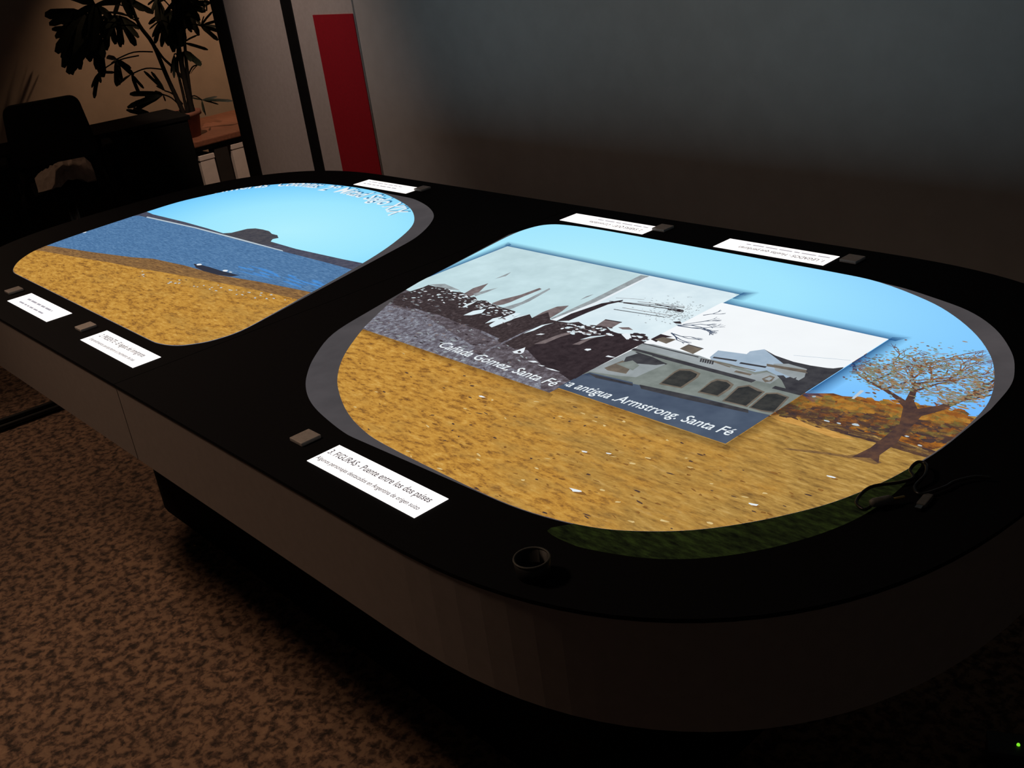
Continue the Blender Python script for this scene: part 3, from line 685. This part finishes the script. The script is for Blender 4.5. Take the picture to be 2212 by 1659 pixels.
win([(1000, 686), (1070, 632), (1105, 620), (1160, 630), (1185, 648), (1165, 670), (1105, 710)], [(985, 692), (1065, 625), (1100, 610), (1165, 618), (1205, 645), (1180, 675), (1112, 718)])
win([(1146, 740), (1232, 664), (1290, 655), (1345, 684), (1375, 690), (1275, 772)], [(1132, 744), (1226, 656), (1295, 646), (1390, 688), (1282, 780)])
win([(1305, 780), (1400, 702), (1460, 700), (1520, 722), (1440, 808), (1370, 798)], [(1292, 782), (1395, 694), (1465, 692), (1536, 720), (1448, 816), (1370, 806)])
Q.poly(h5((1370, 610), (1420, 590), (1450, 600), (1430, 625), (1390, 632)), htan, LV+7); Q.poly(h5((1385, 612), (1415, 600), (1435, 606), (1415, 622)), hlite, LV+8)
Q.poly(h5((1460, 590), (1500, 590), (1530, 620), (1580, 600), (1560, 640), (1500, 630)), hdark, LV+7)
Q.poly(h5((1590, 640), (1700, 560), (1860, 540), (1800, 620), (1640, 760), (1500, 850), (1440, 830), (1560, 770), (1640, 700)), hdark, LV+3)
Q.poly(h5((880, 430), (930, 405), (1020, 430), (960, 462)), htan, LV+6); Q.stroke(h5((930, 405), (1020, 430)), .003, .003, hdark, LV+7)
Q.poly(h5((730, 375), (780, 360), (860, 375), (800, 400)), htan, LV+6); Q.poly(h5((690, 350), (760, 340), (840, 360), (780, 365), (740, 390), (700, 370)), bwdark, LV+5)
# bare branches against the white sky
def twig2(a, ang, ln, wd, dep):
    b = (a[0]+ln*math.cos(ang), a[1]+ln*math.sin(ang)); Q.stroke([a, b], wd, wd*.7, hbase, LV+6)
    if dep < 5:
        for k in range(2): twig2(b, ang+random.uniform(-.6, .6), ln*random.uniform(.65, .9), wd*.75, dep+1)
twig2(h5((862, 290))[0], .55, .026, .004, 1); twig2(h5((870, 292))[0], .15, .028, .004, 1); twig2(h5((900, 285))[0], .9, .024, .003, 2)
twig2(h5((830, 335))[0], -.5, .022, .0035, 2); twig2(h5((840, 340))[0], -.1, .022, .003, 2); twig2(h5((1020, 230))[0], .9, .018, .003, 3)
Q.stroke(h5((1560, 470), (1900, 500)), .001, .001, hroof, LV+6)
# kerb and street under the house, where the caption stands
Q.poly(h5((120, 690), (300, 585), (350, 575), (600, 640), (1000, 720), (1300, 800), (1500, 850), (1600, 840), (1240, 1020)), hbar, LV+8)
Q.poly([(U0, V0), (U1, V0), (U1, -.135), (.95, -.148), (U0, -.142)], hbar, LV+8)
Q.poly(h5((300, 585), (345, 572), (600, 632), (600, 655), (560, 650)), hbase, LV+9); Q.poly(h5((640, 645), (900, 700), (1290, 795), (1290, 815), (900, 730), (650, 670)), hdark, LV+9)
Q.poly(h5((330, 575), (600, 640), (600, 652), (380, 605)), hdark, LV+10)
ph2 = Q.done('house_photograph', scr_r)
me, x0, x1 = text_mesh('sa antigua .Armstrong. Santa Fé', .12, .008)
Q = Pic(ccw([(U0+.004, V0), (U1, V0), (U1, V1), (U0+.004, V1)]))
bmt = bmesh.new(); bmt.from_mesh(me); bmesh.ops.triangulate(bmt, faces=bmt.faces)
for f in bmt.faces:
    Q.poly([(.749 + (v.co.x-x0)/(x1-x0)*.336, -.1715 + .010*(v.co.x-x0)/(x1-x0) + v.co.y/.7*.023) for v in f.verts], white_txt, LV+14)
bmt.free()
Q.done('lettering', scr_r)

# ---------------------------------------------------------------- lit caption plates and push buttons
capm = glow('lit_caption_plate', [(.3, (255, 246, 240)), (.7, (255, 252, 252))], 6, strength=1.25)
inkd = glow('caption_ink', [(92, 86, 90)], 5); inkl = glow('caption_ink_faded', [(176, 172, 180)], 5)
LW, LH = .2745, .0605
caps = [(-.664, -.551, 0, None, None, -.095, .072),
        (-.183, -.551, 0, '2. PRESENTE - El legado del inmigrante', 'Emprendimientos que aportaron al crecimiento del país', -.118, .100),
        (.742, -.551, 0, '3. FIGURAS - Puente entre los dos países', 'Algunos personajes destacados en Argentina de origen suizo', -.131, .122),
        (-.742, .551, 1, None, None, -.06, .118), (.183, .551, 1, '2. SABÍAS QUE? - Curiosidades', None, -.118, .055), (.664, .551, 1, '1. LEGADOS - Huellas que perduran', None, -.125, .085)]
def dashes(parent, s, cx, cy, xa, xb, y, hgt, rotd):
    """a line too small to read in the photograph: word-long grey strokes"""
    bm = bmesh.new(); x = xa
    while x < xb:
        l = min(random.uniform(.012, .036), xb-x)
        flat(bm, [(cx+s*(x+dx), cy+s*(y+dy)) for dx, dy in ((0, 0), (l, 0), (l, hgt), (0, hgt))], ZT+.0013); x += l + .005
    obj('lettering', bm, inkl, parent)
for cx, cy, rot, l1, l2, xa, xb in caps:
    s = -1 if rot else 1
    cp = obj('caption_plate', box(cx-LW/2, cx+LW/2, cy-LH/2, cy+LH/2, ZT+.0002, ZT+.0010), capm, table)
    P2 = lambda x, y: (cx+s*x, cy+s*y)
    if l1: lettering(l1, cp, P2(xa, .003), P2(xb, .006 if l2 else .003), .0135, inkd, ZT+.0013, 0.0, .012)
    else: dashes(cp, s, cx, cy, xa, xb, .004, .006, rot)
    if l2: lettering(l2, cp, P2(xa-.002, -.0175), P2(xb+.003, -.0155), .0088, inkd, ZT+.0013, 0.0, .012)
    else: dashes(cp, s, cx, cy, xa, xb*.95, -.016, .005, rot)
    bx, by = cx - s*.2035, cy + s*.009
    if s < 0: bx, by = cx + .1565 if l1 and l1.startswith('2') else cx+.1715, cy+.022
    if not l1 and s < 0: bx = cx+.152
    obj('push_button', box(bx-.0185, bx+.0185, by-.0185, by+.0185, ZT+.0001, ZT+.0065, .0015), M['button'], table)

# ================================================================== THINGS ON THE TABLE
c = onz(1153, 1240, ZT)
cup = thing('plastic_cup', 'small round black open cup standing at the rim of the display table', 'cup', (c.x, c.y, ZT))
obj('body', add_lathe(bmesh.new(), [(0, .0005), (.020, .0005), (.0215, .004), (.0225, .022), (.0205, .022), (.0195, .004), (0, .003)]), M['grommet'], cup, True)
obj('rim', add_lathe(bmesh.new(), [(.0207, .022), (.0227, .022), (.0231, .0232), (.0227, .0245), (.0209, .0245), (.0204, .0232), (.0207, .022)]), M['rim'], cup, True)
# loose cable with plugs near the right screen
a = onz(1880, 1100, ZT); b2 = onz(1955, 1084, ZT)
cb = thing('audio_cable', 'thin black cable coiled on the table rim with a grey plug and pin', 'cable', (a.x, a.y, ZT))
def loc(q, z=.004): return (q.x-a.x, q.y-a.y, z)
d = (b2-a)
bm = bmesh.new(); add_tube(bm, [loc(a, .0085), loc(a+d*.1, .0085), loc(a+d*.55, .0085), loc(a+d*.62, .0075)], [.0042, .0058, .0056, .004], 12)
obj('plug', bm, M['plug'], cb, True)
obj('plug_pin', add_tube(bmesh.new(), [loc(a+d*.60, .0078), loc(a+d*.97, .0078), loc(a+d*1.0, .0078)], [.0018, .0018, .0008], 8), M['gold'], cb, True)
cpts = [onz(x, y, ZT) for x, y in ((1880, 1102), (1865, 1108), (1850, 1090), (1880, 1060), (1940, 1050), (1972, 1040), (1966, 1022), (1982, 1012), (2000, 1018), (1998, 1040), (1975, 1060), (1990, 1075), (2040, 1060), (2062, 1048), (2104, 1038), (2140, 1040))]
obj('cord', add_tube(bmesh.new(), smoothpts([loc(q, .0052 + .0045*(k in (7, 8, 9))) for k, q in enumerate(cpts)], 6, False), .0022, 8), M['cable'], cb, True)
q1, q2 = onz(1985, 1101, ZT), onz(2005, 1077, ZT); dd = (q2-q1)
bm = bmesh.new(); mt = Matrix.Translation((q1.x*.5+q2.x*.5, q1.y*.5+q2.y*.5, ZT)) @ Matrix.Rotation(math.atan2(dd.y, dd.x), 4, 'Z')
us = thing('memory_stick', 'small flat grey stick lying beside the black cable on the table', 'memory stick', (q1.x*.5+q2.x*.5, q1.y*.5+q2.y*.5, ZT), math.atan2(dd.y, dd.x))
obj('case', box(-.010, .018, -.0055, .0055, .0003, .006, .0012), M['plug'], us)
obj('connector', box(-.019, -.010, -.004, .004, .0012, .005, .0004), M['chrome'], us)
q1, q2 = onz(2058, 1050, ZT), onz(2106, 1040, ZT)

# ================================================================== ON THE FLOOR
for k, (p0, p1, txt) in enumerate((((0, 913), (128, 868), 'black floor cable lying furthest from the pedestal of the display table'), ((0, 927), (130, 880), 'second black floor cable running beside the first under the table'))):
    A, B = onz(*p0, .009), onz(*p1, .009); dr = (B-A)
    pts = [A - dr*2.2 + Vector((-.05, 0, 0)), A - dr*1, A, B, B + dr*1.2, B + dr*3 + Vector((.03, 0, 0))]
    pts = [Vector((v.x, v.y, .0115)) for v in pts]
    tag(obj('floor_cable', add_tube(bmesh.new(), smoothpts(pts, 4, False), .011, 10), M['cable'], None, True), ['glossy black floor cable, the one further from the table pedestal', 'black floor cable, the one nearer to the table pedestal'][k], 'cable')
g = onz(421, 1177, .004)
bm = bmesh.new(); bmesh.ops.create_icosphere(bm, subdivisions=2, radius=.006)
for v in bm.verts: v.co = Vector((v.co.x*random.uniform(.7, 1.3), v.co.y*random.uniform(.7, 1.3), v.co.z*.5*random.uniform(.7, 1.2))) + Vector((g.x, g.y, .0036))
tag(obj('foil_scrap', bm, M['gold']), 'tiny gold foil scrap on the mottled floor beside the pedestal', 'scrap')
g = onz(2200, 1607, .045)
ps = thing('power_adapter', 'black power adapter with a green light on the floor under the table', 'adapter', (g.x, g.y, 0), .5)
obj('case', box(-.05, .05, -.03, .03, .0005, .042, .004), M['grommet'], ps)
bm = add_lathe(bmesh.new(), [(0, .0045), (.0022, .004), (.003, .002), (.003, .0005), (0, .0005)], 12, (0, 0, .0415)); obj('indicator_light', bm, glow('green_indicator', [(120, 220, 40)], 5, strength=1.2), ps, True)

# ================================================================== FAR LEFT: chair, cabinet, bench, boxes, palm
# black cabinet behind the chair
A = onz(405, 249, .66); B = onz(0, 336, .66)
dr = (B-A); dr.z = 0; L_ = dr.length; ang = math.atan2(dr.y, dr.x)
cab = thing('sideboard', 'long low black sideboard beside the bench, behind the office chair', 'sideboard', (A.x, A.y, 0), ang)
L_ += .5
obj('body', box(0, L_, -.42, -.02, .06, .635), M['cabinet'], cab)
obj('top_board', box(-.012, L_+.012, -.44, 0, .635, .66, .003), M['cabinet'], cab)
obj('plinth', box(.03, L_-.03, -.40, -.05, 0, .06), M['cabinet'], cab)
for k in range(3):
    w_ = L_/3; dd_ = obj('door', box(k*w_+.006, (k+1)*w_-.006, -.0195, -.004, .075, .625, .002), M['cabinet'], cab)
    obj('handle', box((k+1)*w_-.05, (k+1)*w_-.038, -.004, .014, .35, .50, .003), M['post'], dd_)
# office chair
TL, TR = onz(0, 234, .95), onz(168, 204, .95)
cc = (TL+TR)/2; dr = TR-TL; cw = dr.length; ca = math.atan2(dr.y, dr.x)
ch = thing('office_chair', 'black swivel office chair with a rounded backrest, seen from behind', 'chair', (cc.x, cc.y, 0), ca)
def roundrect(bm, w0, w1, z0, z1, y0, y1, r, n=6, tilt=.0):
    pts = []
    for cx_, cz_, a0 in ((w1/2-r, z1-r, 0), (-w1/2+r, z1-r, 90), (-w0/2+r, z0+r, 180), (w0/2-r, z0+r, 270)):
        for k in range(n+1):
            a_ = math.radians(a0+90*k/n); pts.append((cx_+r*math.cos(a_), cz_+r*math.sin(a_)))
    fr = [bm.verts.new((x, y0 - .06*(x/(w0/2))**2*0 + tilt*(z-z0), z)) for x, z in pts]; bk = [bm.verts.new((x, y1 + tilt*(z-z0), z)) for x, z in pts]
    bm.faces.new(fr); bm.faces.new(bk[::-1])
    for i in range(len(pts)): bm.faces.new((fr[i-1], fr[i], bk[i], bk[i-1]))
    return bm
obj('backrest', roundrect(bmesh.new(), cw+.045, cw, .675, .952, -.03, .03, .045), M['chair'], ch)
obj('seat', box(-.21, .21, .03, .45, .46, .53, .025), M['chair'], ch)
for s in (-1, 1):
    obj('back_support', add_tube(bmesh.new(), [(s*.15, .02, .74), (s*.16, .0, .64), (s*.165, .02, .55), (s*.16, .08, .44)], .022, 8), M['chair'], ch, True)
    ar = obj('armrest', box(s*.245-.025, s*.245+.025, .10, .34, .655, .69, .012), M['chair'], ch)
    obj('armrest_post', box(s*.245-.012, s*.245+.012, .17, .22, .46, .655), M['chair'], ar)
obj('gas_column', add_tube(bmesh.new(), [(0, .25, .09), (0, .25, .462)], .026, 12), M['chrome'], ch, True)
for k in range(5):
    a_ = 2*PI*k/5 + .3; e = Vector((math.cos(a_)*.28, .25+math.sin(a_)*.28, .075))
    fo = obj('foot', add_tube(bmesh.new(), [(0, .25, .11), tuple(e)], [.024, .016], 8), M['chair'], ch, True)
    obj('caster', add_tube(bmesh.new(), [(e.x-.012, e.y, .029), (e.x+.012, e.y, .029)], .028, 12), M['chrome'] if k in (3, 4) else M['chair'], fo, True)
# crumpled cloth on the seat
bm = bmesh.new(); n = 16; rr = random.Random(4); grid = []
for i in range(n):
    row = []
    for j in range(n):
        u, v = i/(n-1)-.5, j/(n-1)-.5
        hgt = .115*max(0, 1-(u*u+v*v)*4.2) + .030*math.sin(9*u+3*v)*math.cos(7*v) + rr.uniform(-.012, .012)
        row.append(bm.verts.new((.31*u, .28*v, max(.002, hgt+.012))))
    grid.append(row)
for i in range(n-1):
    for j in range(n-1): bm.faces.new((grid[i][j], grid[i+1][j], grid[i+1][j+1], grid[i][j+1]))
for e_ in [e for e in bm.edges if e.is_boundary]: pass
cl = obj('crumpled_cloth', bm, M['cloth'])
rotm = Matrix.Rotation(ca, 4, 'Z'); pos = Matrix.Translation((cc.x, cc.y, 0)) @ rotm @ Vector((.03, .24, .532)); cl.location = pos; cl.rotation_euler = (0, 0, ca)
tag(cl, 'crumpled pale cloth lying on the seat of the black office chair', 'cloth')
# wooden bench
BZ = .46
yl = onx(480, 345, -4.06).y
be = thing('wooden_bench', 'low red-brown wooden bench with dark legs under the potted palm', 'bench', (-4.42, 2.0, 0))
obj('top_board', box(-.42, .40, -.585, .72, BZ-.035, BZ, .006), M['wood'], be)
obj('apron_rail', box(-.38, .37, -.581, .68, BZ-.065, BZ-.0351), M['darkwood'], be)
for sx in (-1, 1):
    for y in (-.562, yl-2.0, .64): obj('leg', box(sx*.34-.04, sx*.34+.04, y-(.02 if y < -.5 else .045), y+(.02 if y < -.5 else .045), 0, BZ-.0651, .004), M['darkwood'], be)
def storage(px0, px1, x, lab, depth=.3):
    a_, b_ = onx(px0[0], px0[1], x), onx(px1[0], px1[1], x)
    z = min(max(a_.z, b_.z), BZ-.072); y0, y1 = sorted((a_.y, b_.y))
    t_ = thing('storage_box', lab, 'box', (x-depth/2, (y0+y1)/2, 0))
    hw = (y1-y0)/2
    obj('body', box(-depth/2, depth/2, -hw, hw, 0.001, z-.03, .003), M['box'], t_)
    obj('lid', box(-depth/2-.003, depth/2+.003, -hw-.003, hw+.003, z-.03, z, .003), M['box'], t_)
storage((430, 338), (461, 331), -4.04, 'pale storage box under the bench, beside the black sideboard')
storage((496, 302), (556, 288), -4.04, 'pale storage box under the bench, beside the black post')
# potted palm on the bench
pb = onz(404, 296, BZ)
palm = thing('potted_palm', 'tall dark lady palm with fan leaves in a brown pot on the bench', 'plant', (pb.x, pb.y, BZ))
obj('pot', add_lathe(bmesh.new(), [(0, .001), (.085, .001), (.105, .12), (.118, .125), (.118, .15), (.104, .15), (.098, .125), (0, .122)], 28), M['pot'], palm, True)
obj('soil', add_lathe(bmesh.new(), [(0, .132), (.05, .134), (.0985, .126)], 20), M['soil'], palm, True)
dep = -(ROT.transposed() @ (pb - CAM)).z
def pl(x, y, off=0.0):
    v = at(x, y, dep+off); return (v.x-pb.x, v.y-pb.y, v.z-BZ)
stems = [[(412, 262), (416, 245), (401, 181), (389, 120), (380, 60), (374, 0), (368, -60)], [(400, 260), (395, 241), (362, 169), (331, 96), (301, 54), (280, 0), (262, -60)], [(406, 262), (404, 187), (378, 150), (353, 126), (338, 104)], [(418, 258), (410, 200), (402, 130), (398, 70), (400, 20), (404, -40)], [(408, 262), (396, 205), (384, 150), (384, 90)]]
for k, st in enumerate(stems):
    n = len(st); w0 = [.019, .016, .011, .013, .010][k]
    obj('stem', add_tube(bmesh.new(), smoothpts([pl(x, y, .04*(k-2)*i/n) for i, (x, y) in enumerate(st)], 4, False), [w0*(1-.45*i/(4*(n-1))) for i in range(4*(n-1)+1)], 8), M['stem'], palm, True)
# one leaflet blade, folded along its rib and bent, shared by every frond
bm = bmesh.new(); nb = 7; rows = []
for i in range(nb+1):
    t = i/nb; wv = .088*(min(1, .25+2.6*t) if t < .80 else (1 if t < .9 else .42)) ; z = -.10*t*t
    rows.append([bm.verts.new((t, -wv, z+.018*(1-abs(2*t-1)))), bm.verts.new((t, 0, z)), bm.verts.new((t, wv, z+.018*(1-abs(2*t-1))))])
for i in range(nb):
    for j in range(2): bm.faces.new((rows[i][j], rows[i+1][j], rows[i+1][j+1], rows[i][j+1]))
leaf_me = bpy.data.meshes.new('leaflet'); bm.to_mesh(leaf_me); bm.free(); leaf_me.materials.append(M['leaf'])
for f in leaf_me.polygons: f.use_smooth = True
VIEW = (ROT @ Vector((0, 0, 1)))
def frond(hub, root, tips, off=0.0, wid=1.0):
    h = Vector(pl(*hub, off)); r0 = Vector(pl(*root, off*.3))
    fr = obj('frond', add_tube(bmesh.new(), smoothpts([tuple(r0), tuple((r0+h)/2+Vector((0, 0, .02))), tuple(h)], 4, False), .0045, 6), M['stem'], palm, True)
    for (tx, ty) in tips:
        t = Vector(pl(tx, ty, off + random.uniform(-.10, .10))); dv = t-h; ln = dv.length; X = dv.normalized()
        Zv = (VIEW + Vector((random.uniform(-.35, .35), random.uniform(-.35, .35), random.uniform(-.1, .5)))); Zv = (Zv - X*Zv.dot(X)).normalized(); Y = Zv.cross(X)
        o = bpy.data.objects.new('leaflet', leaf_me); C.objects.link(o); o.parent = fr
        wsc = wid*min(1.0, .30/ln)*random.uniform(.8, 1.1)
        o.matrix_local = Matrix.Translation(h) @ Matrix((X, Y, Zv)).transposed().to_4x4() @ Matrix.Diagonal((ln, ln*wsc, ln, 1))
frond((186, 30), (300, 40), [(92, 28), (102, 48), (112, 78), (120, 110), (132, 140), (146, 158), (165, 130), (185, 118), (140, 60), (205, 95)], .05, 1.25)
frond((205, 10), (290, 20), [(130, -20), (150, 40), (175, 80), (200, 105), (225, 80), (240, 40), (160, -40), (255, 0), (215, 60)], -.05, 1.3)
frond((212, 72), (300, 55), [(143, 155), (160, 135), (178, 120), (192, 132), (207, 150), (219, 168), (150, 105), (222, 120), (170, 100)], .0, 1.2)
frond((258, 34), (322, 78), [(228, 82), (240, 66), (256, 102), (262, 98), (292, 98), (298, 78), (300, 60), (225, 60), (230, 38)], .08, 1.15)
frond((262, -8), (285, 10), [(246, 28), (290, 30), (232, 10), (282, 36), (310, 20), (330, 26), (220, -30)], -.03, 1.2)
frond((340, -5), (372, 20), [(326, 26), (340, 44), (352, 66), (318, 10), (362, 80), (300, -20)], .05, 1.15)
frond((348, 44), (384, 70), [(328, 76), (334, 92), (345, 74), (356, 88), (322, 60), (362, 96), (330, 40)], -.06, 1.0)
frond((385, 24), (392, 60), [(398, 90), (414, 70), (424, 68), (410, 30), (420, 12), (360, 60), (372, 84), (430, 40), (352, 34), (380, 100)], .0, 1.2)
frond((404, 12), (396, 40), [(428, 74), (418, 32), (440, 22), (450, 4), (432, -20), (380, 20), (372, -20), (400, 60)], .06, 1.1)
frond((434, 56), (400, 62), [(414, 48), (420, 34), (446, 40), (456, 24), (474, 42), (482, 56), (484, 70), (468, 82), (440, 34)], .03, .85)
frond((446, 2), (410, 20), [(438, 20), (446, 24), (462, -20), (430, -10)], .02, 1.0)
frond((396, 92), (389, 110), [(449, 106), (424, 74)], .02, .8)
frond((400, 110), (396, 140), [(430, 138), (412, 128), (384, 128), (372, 132)], .0, 1.05)
frond((428, 140), (406, 165), [(436, 132), (408, 158)], .02, .7)
frond((376, 118), (389, 130), [(368, 158), (374, 166), (386, 172)], -.02, .8)
frond((214, 156), (300, 120), [(200, 212), (196, 186), (216, 176), (222, 150), (246, 156)], .0, 1.1)
frond((252, 128), (330, 112), [(226, 120), (240, 136), (248, 182), (256, 182), (246, 150), (280, 146), (284, 160), (262, 172)], .05, 1.05)
frond((284, 160), (352, 150), [(250, 182), (262, 176), (308, 190), (300, 204), (276, 150)], -.03, .9)
frond((356, 196), (395, 225), [(312, 154), (328, 154), (340, 186), (336, 172)], .0, .75)
frond((352, 204), (395, 235), [(276, 200), (284, 224), (300, 226), (274, 228), (310, 208), (358, 220), (330, 196), (292, 234)], .03, .9)
frond((332, 252), (398, 245), [(274, 238), (286, 262), (300, 258), (320, 262), (335, 260), (282, 232)], .0, .85)
frond((370, 246), (402, 250), [(345, 244), (352, 250), (386, 240), (382, 252)], .02, .8)
frond((436, 216), (408, 212), [(402, 208), (472, 224), (468, 208), (486, 214), (444, 248), (438, 240), (500, 216)], .04, .6)
frond((366, 20), (378, 50), [(330, 84), (344, 100), (352, 60), (392, 96), (402, 84), (320, 48), (372, 110), (385, 40)], .10, 1.1)
frond((392, -12), (392, 20), [(352, 30), (368, 62), (386, 70), (410, 60), (426, 40), (340, 0), (440, 10)], -.08, 1.15)
frond((236, 26), (296, 46), [(196, 64), (210, 92), (226, 108), (246, 92), (262, 76), (190, 30), (204, 8)], .10, 1.1)
frond((170, 60), (260, 50), [(110, 62), (118, 92), (128, 122), (150, 140), (170, 146), (190, 128), (120, 40)], .08, 1.1)
